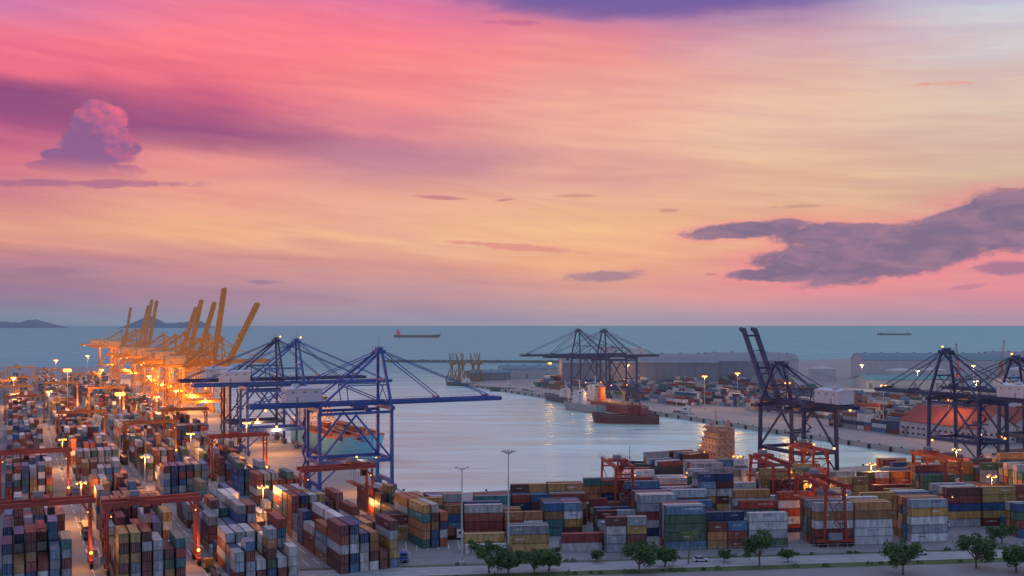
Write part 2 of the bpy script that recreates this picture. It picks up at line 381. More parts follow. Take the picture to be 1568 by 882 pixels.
def block(loc,rz,nu,nv,hf,wt,lod=0,name='container_stack',z=0):
    g=MB(); pu=2.44+0.38; pv=12.19+0.55; cnt=0
    for i in range(nv):
        twin=R.random()<0.35; bc=pick(wt)
        for j in range(nu):
            t=hf(i,j); colc=bc if R.random()<0.35 else pick(wt)
            for k_ in range(t):
                c=colc if R.random()<0.35 else pick(wt)
                X_=(j-(nu-1)/2)*pu+R.uniform(-.06,.06); Y_=(i+0.5)*pv+R.uniform(-.12,.12)
                if twin:
                    container(g,X_,Y_-3.1,z+k_*2.6,6.06,c,lod); 
                    if k_<t-1 or R.random()<0.6: container(g,X_,Y_+3.1,z+k_*2.6,6.06,pick(wt),lod)
                else: container(g,X_,Y_,z+k_*2.6,12.19,c,lod)
                cnt+=1
    if cnt: return g.obj(name,[CM],None,(loc[0],loc[1],0),rz,color=True)
def hfun(mean,sd=1.2,mx=5,empty_p=0.06):
    bays={}
    def f(i,j):
        if i not in bays: bays[i]=(-1 if R.random()<empty_p else R.gauss(mean,sd*0.9))
        if bays[i]<0: return 0
        return max(0,min(mx,int(round(bays[i]+R.gauss(0,sd*0.8)))))
    return f
for u in (-52,-79,-106,-133,-160):
    v=-100 if u>-90 else (-88 if u>-120 else -75)
    if u<-150: v=-40
    if u==-52: v=-104
    seg=[9,10,12,12,14,14]
    for si,nb_ in enumerate(seg):
        x,y=LF(u-1.8,v); lod=0 if si<2 else 1
        block((x,y),TL,6,nb_,hfun(3.1 if si else 2.9,1.5,5,0.10),LW,lod)
        v+=nb_*12.74+20
        if v>980: break
x,y=LF(-27,-86); block((x,y),TL,3,5,hfun(4.2,0.7,5,0.0),(26,10,18,16,18,6),0)
def fb(s,wd,nu,nv,mean,sd=1.2,mx=5,ep=0.1,wt=FW,lod=0):
    x,y=YF(s,wd); block((x,y),TY-math.pi/2,nu,nv,hfun(mean,sd,mx,ep),wt,lod)
fb(-14,4,2,2,2.4,0.6,3,0,(60,5,5,20,5,5))
fb(2,2,3,3,2.2,1.6,4,0.0)
fb(46,3,3,3,3.2,1.5,5,0.0)
fb(92,4,4,2,4.0,1.0,5,0)
fb(124,6,4,1,4.6,0.8,5,0)
fb(148,6,4,4,2.8,1.8,5,0.1)
fb(208,6,4,6,3.0,1.6,5,0.1)
fb(-38,28,4,5,4.2,0.9,5,0,(14,25,35,15,5,4))
fb(30,24,4,3,2.6,1.5,5,0.0); fb(76,24,4,3,3.6,1.3,5,0.0)
fb(122,27,5,5,3.2,1.5,5,0.08); fb(192,27,5,8,3.2,1.5,5,0.08)
fb(-8,44,4,3,4.6,0.6,5,0,(18,10,40,22,5,5))
fb(32,50,5,8,3.8,1.3,6,0.04)
fb(142,54,5,11,3.6,1.4,6,0.05)
fb(50,74,4,5,4.8,0.8,6,0.0,(60,14,16,6,2,2))
fb(118,80,5,12,3.4,1.4,6,0.08)
fb(170,104,5,8,3.2,1.0,5,0.08,FW,1)
fb(230,128,5,8,3.2,1.0,5,0.08,FW,1)
for u in (58,88,118,148,178,210,244):
    v=R.uniform(20,60)
    for nb_ in (9,10,11,10):
        if R.random()<0.8:
            x,y=RF(u,v); block((x,y),TR,7,nb_,hfun(2.8,1.1,5,0.08),(34,32,24,4,2,5),1)
        v+=nb_*12.74+22
        if v>540: break
# ---------------------------------------------------------------- cranes
blue=mat('crane_blue_paint',(0.03,0.09,0.31),0.45,0.1,0.35,0.4)
navy=mat('crane_navy_paint',(0.022,0.04,0.11),0.5,0.1,0.3,0.4)
yel=mat('crane_yellow_paint',(0.58,0.25,0.03),0.5,0.1,0.3,0.4)
yhs=mat('house_yellow_paint',(0.50,0.30,0.12),0.5,0,0.2,0.5)
red=mat('gantry_red_paint',(0.30,0.05,0.035),0.55,0.1,0.35,0.5)
dred=mat('gantry_orange_paint',(0.26,0.085,0.03),0.55,0.1,0.35,0.5)
hs_m=mat('machinery_house_grey',(0.46,0.48,0.54),0.5,0,0.15,0.5)
vent=mat('louvre_grey',(0.20,0.21,0.24),0.6,0,0.1)
glass=mat('dark_glass',(0.02,0.025,0.035),0.15,0,0.1)
lampo=mat('sodium_lamp',(1,0.5,0.1),0.5,0,0,1,0,(1.0,0.36,0.06),3.6)
lampw=mat('white_lamp',(1,0.9,0.8),0.5,0,0,1,0,(1.0,0.82,0.55),3)
def sts(x,y,rz,pm,ang=0,blen=50,zb=33,za=56,back=26,name='ship_to_shore_crane',lights=1,cabx=None,hm=None,hoff=14,tie=6,plight=None,gird=None):
    e=empty(name,(x,y,0),rz); gx,gy=15,9; hm=hm or hs_m
    g=MB()
    for sx_ in(-gx,gx):
        for sy in(-gy,gy):
            g.beam((sx_,sy,2.6),(sx_,sy*0.93,zb),1.4,1.2)
            g.box(sx_,sy,2.2,1.6,7.5,1.1)
            for k_ in(-2.4,2.4):
                g.box(sx_,sy+k_,1.2,1.2,3.6,0.7)
                for q in(-1,1): g.cyl((sx_-0.35,sy+k_+q,0.45),(sx_+0.35,sy+k_+q,0.45),0.45,0.45,8)
        g.box(sx_,0,3.6,1.2,16.4,1.5)
        g.box(sx_,0,12.5,1.1,16.6,1.4); g.box(sx_,0,zb+0.4,1.5,21,1.7)
    for sy in(-gy,gy):
        s9=sy*0.97
        g.box(0,s9,12.5,28.6,1.0,1.6)
        g.box(0,sy*0.94,zb-1.2,28.6,0.8,1.1)
        g.beam((-gx+.6,s9,13.5),(0,sy*0.94,zb-2),0.7); g.beam((gx-.6,s9,13.5),(0,sy*0.94,zb-2),0.7)
        g.beam((-gx+.6,s9,4.5),(-gx+9,s9,11.8),0.5)
        g.beam((-gx,s9*1.07,14.4),(gx,s9*1.07,14.4),0.07)
        for q in range(9): g.beam((-gx+q*3.75,s9*1.07,13.2),(-gx+q*3.75,s9*1.07,14.4),0.06)
    z=3; k_=0
    while z<zb-3:
        a=-gx-1.6; yy0,yy1=(gy-3,gy+1) if k_%2 else (gy+1,gy-3)
        g.beam((a,yy0,z),(a,yy1,z+3),0.8,0.15); g.beam((a-0.4,yy0,z+1),(a-0.4,yy1,z+4),0.06)
        g.box(a,yy1,z+3,1.2,1.4,0.1); z+=3;k_+=1
    g.obj('portal_frame',[pm],e)
    g=MB(); hz=za-zb
    for sy in(-1,1):
        g.beam((gx,gy*sy*0.93,zb+1.3),(gx-2,2.6*sy,za),1.0)
        g.beam((-gx,gy*sy*0.93,zb+1.3),(gx-3.2,2.6*sy,za-0.5),0.7)
        g.beam((-gx+12,gy*sy*0.66,zb+hz*.42),(gx-1,gy*sy*0.6,zb+hz*.42),0.4)
        g.beam((-gx+12,gy*sy*0.66,zb+hz*.42),(gx,gy*sy*0.93,zb+2),0.4)
        g.beam((-2,5*sy,zb+2),(-gx+12,gy*sy*0.62,zb+hz*.42),0.35)
    g.box(gx-2.4,0,za+0.3,3.6,7,1.1); g.box(gx-2.4,0,za+1.4,2.2,4,0.9)
    g.box(gx-1.2,0,zb+hz*.5,0.8,9.0,0.7); g.beam((gx-.4,-6.6,zb+2),(gx-1.3,4.0,zb+hz*.5),0.3);g.beam((gx-.4,6.6,zb+2),(gx-1.3,-4.0,zb+hz*.5),0.3)
    for sy in(-3.4,3.4): 
        for xx in(-4.2,-0.6): g.beam((gx+xx,sy,za+.9),(gx+xx,sy,za+2.1),0.06)
        g.beam((gx-4.2,sy,za+2.1),(gx-.6,sy,za+2.1),0.08)
    g.cyl((gx-2.4,0,za+1.8),(gx-2.4,0,za+5),.08,.05,5)
    g.obj('apex_frame',[pm],e)
    g=MB(); x0=-gx-back; zg=zb+2.2
    for sy in(-3.2,3.2):
        g.box((x0+gx+1)/2,sy,zg,gx+1-x0,1.0,1.8)
        so_=sy*1.5
        g.box((x0+gx+1)/2,so_,zg+0.2,gx+1-x0,0.9,0.1)
        g.beam((x0,so_*1.08,zg+1.4),(gx+1,so_*1.08,zg+1.4),0.09); 
        xx=x0
        while xx<gx: g.beam((xx,so_*1.08,zg+.25),(xx,so_*1.08,zg+1.4),0.08); xx+=3
    xx=x0+0.5
    while xx<gx: g.box(xx,0,zg+0.5,0.6,5.3,0.6); xx+=7
    g.obj('trolley_girder',[pm],e)
    g=MB(); ca,sa=math.cos(rad(ang)),math.sin(rad(ang)); hx=gx+2
    def T(l,yv,zz): return (hx+l*ca-zz*sa,yv,zg+l*sa+zz*ca)
    bw=gird or 1.0
    for sy in(-3.2,3.2):
        g.beam(T(0,sy,0),T(blen,sy,0),bw,bw*1.7)
        so_=sy*1.5
        if tie<8:
            g.beam(T(0,so_,0.2),T(blen,so_,0.2),0.7,0.1); g.beam(T(0,so_*1.08,1.4),T(blen,so_*1.08,1.4),0.09)
            l=0
            while l<blen: g.beam(T(l,so_*1.08,.25),T(l,so_*1.08,1.4),0.08); l+=3
    l=1
    while l<=blen-2:
        g.beam(T(l,-2.6,0.6),T(l,2.6,0.6),0.4)
        if l+tie<blen and tie<8: g.beam(T(l,-2.6,0.6),T(l+tie,2.6,0.6),0.2)
        l+=tie
    if tie<8: g.beam(T(blen,-3.7,0),T(blen,3.7,0),1.3)
    else:
        for sy in(-3.2,3.2): g.beam(T(blen-1,sy,-.2),T(blen+1.2,sy,-1.8),bw*1.2)
    for l in(blen*.42,blen*.88): g.beam(T(l,-3.6,1.4),T(l,3.6,1.4),0.5,0.9)
    g.obj('boom',[pm],e)
    g=MB()
    for sy in(-2.9,2.9):
        ap=(gx-2.2,sy,za+0.6)
        if ang<20:
            for l in(blen*.42,blen*.88): g.beam(ap,T(l,sy,2),0.34)
        else:
            mid=(hx+6,sy,za-6); g.beam(ap,mid,0.3); g.beam(mid,T(blen*.5,sy,2),0.3)
        g.beam((gx-2.6,sy,za+0.3),(x0+3,sy,zg+1),0.34)
        g.beam((gx-2.6,sy,za+0.3),(-gx-2,sy,zg+1),0.3)
    g.obj('boom_stays',[pm],e)
    g=MB(); hx0=x0+hoff; hx1=hx0+14.5
    g.bb(hx0,hx1,-4.1,4.1,zg+1.2,zg+6.6,0)
    g.hexa([(hx0-.3,-4.4,zg+6.6),(hx1+.3,-4.4,zg+6.6),(hx1+.3,4.4,zg+6.6),(hx0-.3,4.4,zg+6.6),(hx0-.3,-.3,zg+7.5),(hx1+.3,-.3,zg+7.5),(hx1+.3,.3,zg+7.5),(hx0-.3,.3,zg+7.5)],0)
    for k_ in range(3):
        a=hx0+2.0+k_*4.6
        for yy in(-4.12,4.10): g.bb(a,a+1.4,yy,yy+0.02,zg+4.9,zg+5.6,1)
    for yy in(-4.12,4.10): g.bb(hx0+3.9,hx0+4.9,yy,yy+0.02,zg+1.4,zg+3.5,1)
    for k_ in range(8):
        a=hx0+0.2+k_*2.0
        for yy in(-4.2,4.1): g.bb(a,a+0.1,yy,yy+0.1,zg+1.3,zg+6.5,0)
    g.box(hx0+5,1,zg+7.9,2.4,2.0,1.0,0)
    g.obj('machinery_house',[hm,vent],e)
    cx_=cabx if cabx is not None else R.choice((-8,0,6))
    g=MB(); g.box(cx_,0,zg-1.5,6,5.6,0.7); g.box(cx_+4.5,1.8,zg-3.6,2.4,2.2,2.6,0); g.box(cx_+5.72,1.8,zg-3.8,0.05,1.9,1.8,1)
    zs=20; g.box(cx_,0,zs,2.4,12,0.6); g.box(cx_,0,zs+1.0,1.8,4,0.6)
    for a in(-1,1):
        for c in(-1.8,1.8): g.beam((cx_+a,c,zs+1),(cx_+a,c,zg-1.6),0.09)
    g.obj('trolley_and_spreader',[pm,glass],e)
    if lights:
        g=MB(); pts=[(-gx,-gy+1.5,14.2),(gx-1,gy-1.5,11),(0,-gy,14.2),(x0+6,-3.9,zg-1.4),(gx,0,za+2.4)]
        for p in pts[:2+lights]: g.ball(p,0.5)
        g.obj('floodlights',[lampo],e)
        point('portal_lamp',(0,-gy-2,12),plight or 4500*lights,ORANGE,e)
        if plight and plight>15000: point('crane_fill_light',(-gx-6,-gy-6,zb-6),plight*.7,ORANGE,e)  # added fill light hanging beside the crane, brightens the yellow cranes; no lamp body
    return e
x,y=LF(-18,27); sts(x,y,TL,blue,0,50,cabx=4,lights=2,zb=33,za=56)
for v in(160,205):
    x,y=LF(-18,v); sts(x,y,TL,navy if v>180 else blue,0,48,zb=34,za=58,lights=3,plight=14000)
for v,ang,bl,zb in((372,64,50,36),(425,82,56,38),(440,0,46,36),(500,74,50,36),(545,78,50,38),(600,72,48,36),(680,0,44,36),(840,80,54,40),(880,81,56,40),(930,78,50,40),(1110,81,52,38)):
    x,y=LF(-18,v); sts(x,y,TL,yel,ang,bl,zb,zb+21,lights=2,cabx=0,hm=yhs,plight=19000,gird=1.7)
a_rot=TF+math.pi/2
x,y=QF(169,-18); sts(x,y,a_rot,navy,60,37,zb=31,za=49,cabx=0,lights=2,back=20,hoff=4,tie=12,gird=1.3)
x,y=QF(268,-18); sts(x,y,a_rot,navy,0,40,zb=31,za=54,lights=3,cabx=-6,hoff=6)
x,y=QF(312,-20); sts(x,y,a_rot,navy,0,40,zb=31,za=50,lights=3,cabx=-6,hoff=6)
for v in(385,432):
    x,y=RF(18,v); sts(x,y,TR+math.pi,navy,0,52,zb=38,za=62,lights=1,cabx=20)
def rtg(x,y,rz,span=23.5,hh=18.5,tr=None,lit=True,cm=None,pw=2200):
    cm=cm or red
    e=empty('rubber_tyred_gantry_crane',(x,y,0),rz); g=MB(); a=span/2
    for sx_ in(-a,a):
        for sy in(-3.4,3.4):
            g.beam((sx_,sy,2.2),(sx_,sy*0.85,hh-0.8),0.75,0.6)
        g.box(sx_,0,1.9,0.9,12,0.8); g.box(sx_,0,hh-2.6,0.5,5.2,0.5)
        g.box(sx_+(1.1 if sx_>0 else -1.1),0.5,3.4,1.4,4,2.0,2)
        g.beam((sx_,-3.2,3),(sx_,2.9,hh-3),0.22)
        for sy in(-5,-3.4,3.4,5): g.cyl((sx_-.35,sy,.75),(sx_+.35,sy,.75),.75,.75,10,1)
        z=2.5;k_=0
        while z<hh-3:
            y0_,y1_=(-2,1) if k_%2 else (1,-2); xx=sx_+(-0.9 if sx_<0 else 0.9)
            if sx_<0: g.beam((xx,y0_,z),(xx,y1_,z+2.4),0.6,0.1)
            z+=2.4;k_+=1
    for sy in(-2.9,2.9): 
        g.box(0,sy,hh,span+2.5,0.7,1.25)
        g.beam((-a-1,sy*1.3,hh+1.9),(a+1,sy*1.3,hh+1.9),0.07)
        for k_ in range(9): 
            xx=-a-1+k_*(span+2)/8; g.beam((xx,sy*1.3,hh+.3),(xx,sy*1.3,hh+1.9),0.06)
        for q in(-a,a): g.beam((q*0.82,sy,hh-.7),(q*0.985,sy*0.9,hh-4),0.35)
    g.obj('gantry_frame',[cm,mat('tyre',(0.02,0.02,0.02),.9),vent],e)
    t=tr if tr is not None else R.uniform(-a*.6,a*.6)
    g=MB(); g.box(t,0,hh+1.2,4.4,6.2,0.8); g.box(t-0.5,0.5,hh+2.3,2.4,2.4,1.3,2); g.box(t+2.6,-1.5,hh-2.2,1.8,1.8,2.2,0); g.box(t+2.6,-2.42,hh-2.2,1.5,0.04,1.6,1)
    g.box(t,0,hh-6,2.2,12,0.4)
    for q in(-.8,.8):
        for r in(-1.5,1.5): g.beam((t+q,r,hh-6),(t+q,r,hh+.9),0.08)
    g.obj('trolley',[cm,glass,vent],e)
    if lit:
        g=MB()
        for q in(-a*.93,a*.93): g.ball((q,-3.9,hh-3),0.2)
        g.ball((a,-3.9,4.2),0.45)
        g.obj('work_lights',[lampo],e); point('work_lamp',(a*0.8,-4.8,6),pw,ORANGE,e)
    return e
for (u,v) in [(-133,-62),(-106,-72),(-42,-34),(-133,60),(-52,80),(-79,160),(-106,240),(-52,230),(-133,390)]:
    x,y=LF(u,v); rtg(x,y,TL,lit=(v<250),cm=red if v<100 else dred)
for (u,v) in [(-79,420),(-106,500),(-140,470),(-133,610),(-79,640),(-160,690),(-106,760),(-133,850),(-150,560)]:
    x,y=LF(u,v); rtg(x,y,TL,hh=21,lit=(v<600),cm=yel,pw=9000)
for (s,wd) in [(44,54),(100,54),(98,8),(165,56),(262,56),(128,84)]:
    x,y=YF(s,wd); rtg(x,y,TY+math.pi/2,span=22,lit=True,pw=3600)
for (u,v) in [(60,150),(90,260),(120,110),(150,330)]:
    x,y=RF(u,v); rtg(x,y,TR,lit=False,cm=dred)
# ---------------------------------------------------------------- lamps
def mast(x,y,hgt,power,colr=ORANGE,lm=None,heads=6,name='floodlight_mast',hr=0.42,hrad=1.6):
    lm=lm or lampo
    e=empty(name,(x,y,0)); g=MB(); g.cyl((0,0,0),(0,0,hgt),0.32,0.14,8); g.box(0,0,0.5,1.4,1.4,1.0)
    g.cyl((0,0,hgt-.3),(0,0,hgt),1.0,1.0,10)
    for k_ in range(heads):
        t=2*math.pi*k_/heads; g.beam((0,0,hgt),((hrad-.1)*math.cos(t),(hrad-.1)*math.sin(t),hgt+.1),0.1)
        g.box(hrad*math.cos(t),hrad*math.sin(t),hgt+.25,0.7,0.7,0.35,0,rz=t)
    g.obj('pole',[mat('galvanised',(0.45,0.46,0.47))],e)
    if power>0:
        g=MB()
        for k_ in range(heads):
            t=2*math.pi*k_/heads; g.ball((hrad*math.cos(t),hrad*math.sin(t),hgt-0.1),hr,0,8,5)
        g.obj('lamp_heads',[lm],e); point('lamp',(0,0,hgt-0.8),power,colr,e,0.8)
    return e
mast(-1,270,32,0,heads=8); mast(-14,274,27,0,heads=2,name='light_pole')
for (u,v,p,hh_,hr) in [(-66,-30,11000,13,.35),(-120,0,15000,14,.35),(-93,60,16000,14,.35),(-66,120,17000,16,.35),(-120,140,18000,14,.35),(-40,120,18000,20,.45),(-89,207,40000,30,1.0),(-60,290,28000,22,.5),(-120,330,32000,25,.5),(-40,350,30000,22,.5),(-106,404,65000,35,1.2),(-40,500,42000,25,.6),(-140,520,60000,25,.7),(-66,640,55000,25,.7),(-100,780,70000,30,.7),(-60,930,60000,30,.7)]:
    x,y=LF(u,v); mast(x,y,hh_,p*1.4,hr=hr,hrad=1.6+(hr>0.9)*.3)
for (s,wd,p,hh_) in [(62,46,8000,10),(112,46,9000,11),(182,48,10000,12),(150,76,9000,13),(235,78,13000,14),(20,42,6000,9),(76,70,8000,12),(104,98,9000,14),(200,100,13000,15),(150,22,7000,10),(215,24,8000,11)]:
    x,y=YF(s,wd); mast(x,y,hh_,p,ORANGE,heads=4,hr=.34)
for (u,v,p) in [(50,60,13000),(50,200,13000),(50,300,13000),(105,330,18000),(135,80,13000),(190,160,18000),(110,520,15000),(280,300,20000),(60,600,13000),(90,150,13000),(330,420,26000),(420,360,26000)]:
    x,y=RF(u,v); mast(x,y,26,p*1.4,WARM if u>130 else ORANGE,lampw if 150<u<300 else lampo,hr=.6)
# ---------------------------------------------------------------- ships
def ship(x,y,z,rz,Ls,B,D,hullm,deckm,superm,name,house_at=-0.38,tiers=5,cargo=0,cranes=0,fun=None,hw_=0.8,mastz=8,lit=False,cwt=(40,15,20,8,12,6),lp=1500):
    """local +y is the bow"""
    e=empty(name,(x,y,z),rz); g=MB(); N=18; ring=[]
    for i in range(N+1):
        t=i/N; yy=-Ls/2+Ls*t
        wd=B/2*(1 if 0.12<t<0.72 else (0.82+0.18*t/0.12 if t<=0.12 else math.sqrt(max(0.0,1-((t-0.72)/0.28)**2.2))))
        wl=wd*(0.92 if t<0.7 else max(0.02,0.92-(t-0.7)*1.6)); sh=D*(1+(0.35*((t-0.72)/0.28)**1.5 if t>0.72 else 0))
        yw=yy if t<0.85 else yy-(t-0.85)*Ls*0.25
        ring.append([(-max(wd,0.15),yy,sh),(-max(wl,0.08),yw,-1.5),(max(wl,0.08),yw,-1.5),(max(wd,0.15),yy,sh)])
    for i in range(N):
        a,b2=ring[i],ring[i+1]
        def mid(p,f): return tuple(p[1][k]+(p[0][k]-p[1][k])*f for k in range(3))
        def mid2(p,f): return tuple(p[2][k]+(p[3][k]-p[2][k])*f for k in range(3))
        for (m0,m1,mi) in((0,0.3,1),(0.3,1,0)):
            g.poly([mid(a,m0),mid(b2,m0),mid(b2,m1),mid(a,m1)],mi); g.poly([mid2(b2,m0),mid2(a,m0),mid2(a,m1),mid2(b2,m1)],mi)
        g.poly([a[0],b2[0],b2[3],a[3]],2)
        for q in(0,3):
            p0=Vector(a[q]);p1=Vector(b2[q]); g.beam(p0+Vector((0,0,.6)),p1+Vector((0,0,.6)),0.12,1.0,0 if not (cargo and Ls>100) else 2)
    g.poly([ring[0][k] for k in range(4)],0)
    g.obj('hull',[hullm,mat('antifouling_red',(0.26,0.04,0.03),.6),deckm],e)
    g=MB(); hy=Ls*house_at; hl=min(18,Ls*0.18); z0=D
    for k_ in range(tiers):
        wf=B*hw_*(1-0.07*k_); lf=hl*(1-0.09*k_)
        g.box(0,hy-k_*hl*0.03,z0+1.35,wf,lf,2.7); g.box(0,hy,z0+2.76,wf+1.0,lf+1.0,0.1)
        nwin=max(3,int(wf/2.2))
        for q in range(nwin):
            xx=-wf/2+wf*(q+.5)/nwin
            top=k_==tiers-1
            for sg in(-1,1): g.box(xx,hy-k_*hl*0.03+sg*(lf/2+0.01),z0+1.6,wf/nwin*(.8 if top else .28),0.05,1.1 if top else .6,1)
        nl=max(3,int(lf/2.6))
        for q in range(nl):
            yy=hy-lf/2+lf*(q+.5)/nl
            for sg in(-1,1): g.box(sg*(wf/2+0.01),yy-k_*hl*0.03,z0+1.6,0.05,.6,0.6,1)
        for sg in(-1,1):
            g.beam((sg*(wf/2+.45),hy-lf/2,z0+3.7),(sg*(wf/2+.45),hy+lf/2,z0+3.7),0.06)
            for q in range(4): g.beam((sg*(wf/2+.45),hy-lf/2+lf*q/3,z0+2.8),(sg*(wf/2+.45),hy-lf/2+lf*q/3,z0+3.7),0.06)
            g.beam((sg*(wf/2+.3),hy-lf*.3,z0+.1),(sg*(wf/2+.3),hy+lf*.05,z0+2.7),0.5,0.15)
        z0+=2.8
    g.box(0,hy+hl*0.05,z0-1.2,B*0.95,2.2,0.9)
    g.box(0,hy-hl*0.62,D+tiers*1.3,B*.28,hl*.35,tiers*2.6,2); g.cyl((0,hy-hl*.65,D+tiers*2.5),(0,hy-hl*.65,D+tiers*3.2),B*.05,B*.05,8,2)
    g.box(B*.3,hy-hl*.9,D+1.5,B*.12,hl*.25,3); g.box(-B*.3,hy-hl*.9,D+2.2,B*.1,hl*.3,1.6,2)
    g.cyl((0,hy,z0),(0,hy,z0+mastz),0.3,0.12,6); g.beam((-2.5,hy,z0+mastz*.6),(2.5,hy,z0+mastz*.6),0.15); g.box(0,hy,z0+mastz*.8,2.4,0.3,0.4)
    g.beam((0,hy-2,z0),(0,hy,z0+mastz*.7),0.15); g.box(B*.2,hy,z0+.8,1.4,1.4,1.4); 
    g.cyl((0,Ls*.42,D*1.1),(0,Ls*.42,D*1.1+9),0.3,0.15,6)
    g.obj('superstructure',[superm,glass,fun or superm],e)
    if cranes:
        g=MB()
        for k_ in range(cranes):
            yy=-Ls*.2+Ls*.55*k_/max(1,cranes-1); g.cyl((0,yy,D),(0,yy,D+9),.9,0.7,8); g.box(0,yy,D+10,2.4,2.4,2.4); g.beam((0,yy+1,D+10),(2,yy+15,D+14+R.uniform(-3,3)),0.5); 
        for k_ in range(5): g.box(0,-Ls*.2+Ls*.12*k_+3,D+1,B*.6,Ls*.09,1.6)
        g.obj('deck_cranes_and_hatches',[yhs],e)
    if cargo:
        g=MB(); nrow=int(B/2.6); y0_=hy+hl*.5+3; nb_=int((Ls*.40-y0_)/12.9)
        for i in range(nb_):
            for j in range(nrow):
                for k_ in range(max(0,min(cargo,int(R.gauss(cargo-.3,.8))))):
                    container(g,(j-(nrow-1)/2)*2.5,y0_+6+i*12.8,D+.3+k_*2.6,12.19,pick(cwt),0,False)
        g.obj('deck_containers',[CM],e,color=True)
    if lit:
        g=MB()
        for k_ in range(4): g.ball((B*.3*(k_-1.5)*.6,hy+hl*.62,D+2.4+2.8*(k_%3)),0.3)
        g.obj('deck_lights',[lampo],e); point('deck_lamp',(0,hy+hl*1.0,D+10),lp,ORANGE,e); point('deck_lamp_aft',(B*.3,hy-hl*1.1,D+9),lp*1.3,ORANGE,e)
    return e
deck=mat('deck_green_grey',(0.10,0.14,0.13),.7); cream=mat('superstructure_cream',(0.40,0.27,0.21),.6,0,.3,.4)
whs=mat('superstructure_white',(0.6,0.6,0.6),.45,0,.1); hblue=mat('hull_light_blue',(0.14,0.42,0.58),.4,0,.2); hdark=mat('hull_dark',(0.03,0.035,0.05),.45,0,.2)
hred=mat('hull_red',(0.22,0.03,0.03),.5,0,.2); hgrey=mat('hull_grey',(0.20,0.23,0.26),.5,0,.15); orf=mat('funnel_orange',(0.6,0.18,0.04),.5)
hdr=mat('hull_dark_red',(0.10,0.02,0.025),.5,0,.2)
dor=mat('deck_orange_red',(0.55,0.09,0.04),.6)
x,y=LF(17,160); ship(x,y,-3,TL+math.pi,120,26,12,hblue,dor,whs,'container_ship',house_at=-0.36,tiers=6,cargo=1,fun=orf,lit=True,cwt=(6,2,50,3,60,2),lp=6000)
x,y=QF(128,12); ship(x,y,-3,TF+math.pi/2,62,17,7,hdark,deck,cream,'coaster_ship',house_at=-0.30,tiers=6,cargo=2,fun=cream,lit=True,hw_=.95,lp=1400)
ship(81,700,-3,rad(80),48,13,5,hdr,hred,hred,'tugboat',house_at=-0.1,tiers=3,cranes=0,mastz=8)
ship(58,800,-3,rad(30),52,11,5,hgrey,deck,whs,'supply_ship',house_at=0.1,tiers=4,mastz=10,lit=True)
x,y=RF(-12,340); ship(x,y,-3,TR,90,15,6,hred,deck,whs,'cargo_ship',house_at=0.32,tiers=5,cranes=2,fun=orf,lit=True,lp=3000)
x,y=RF(-6,450); ship(x,y,-3,TR,50,10,4,hdark,deck,whs,'fishing_vessel',house_at=-0.3,tiers=3)
for (xx,yy,rz,ln) in [(-10,1040,1.2,30),(18,1000,.5,26),(-60,1130,1.0,40),(130,745,.4,22)]:
    ship(xx,yy,-3,rz,ln,7,2.5,hdark,deck,whs,'workboat',house_at=-0.2,tiers=2,mastz=5)
th=mat('tanker_house',(0.75,0.08,0.06),.5)
ship(-530,5500,-3,rad(-92),262,42,14,hdark,mat('tanker_deck',(0.3,0.06,0.05),.6),th,'oil_tanker',house_at=-0.40,tiers=12,fun=th,mastz=14,hw_=1.1)
ship(2650,6800,-3,rad(85),230,36,12,hdark,deck,whs,'bulk_carrier',house_at=-0.40,tiers=8,cranes=4)
ship(-700,2200,-3,rad(60),60,12,5,hdark,deck,whs,'cargo_ship',house_at=-0.35,tiers=4)
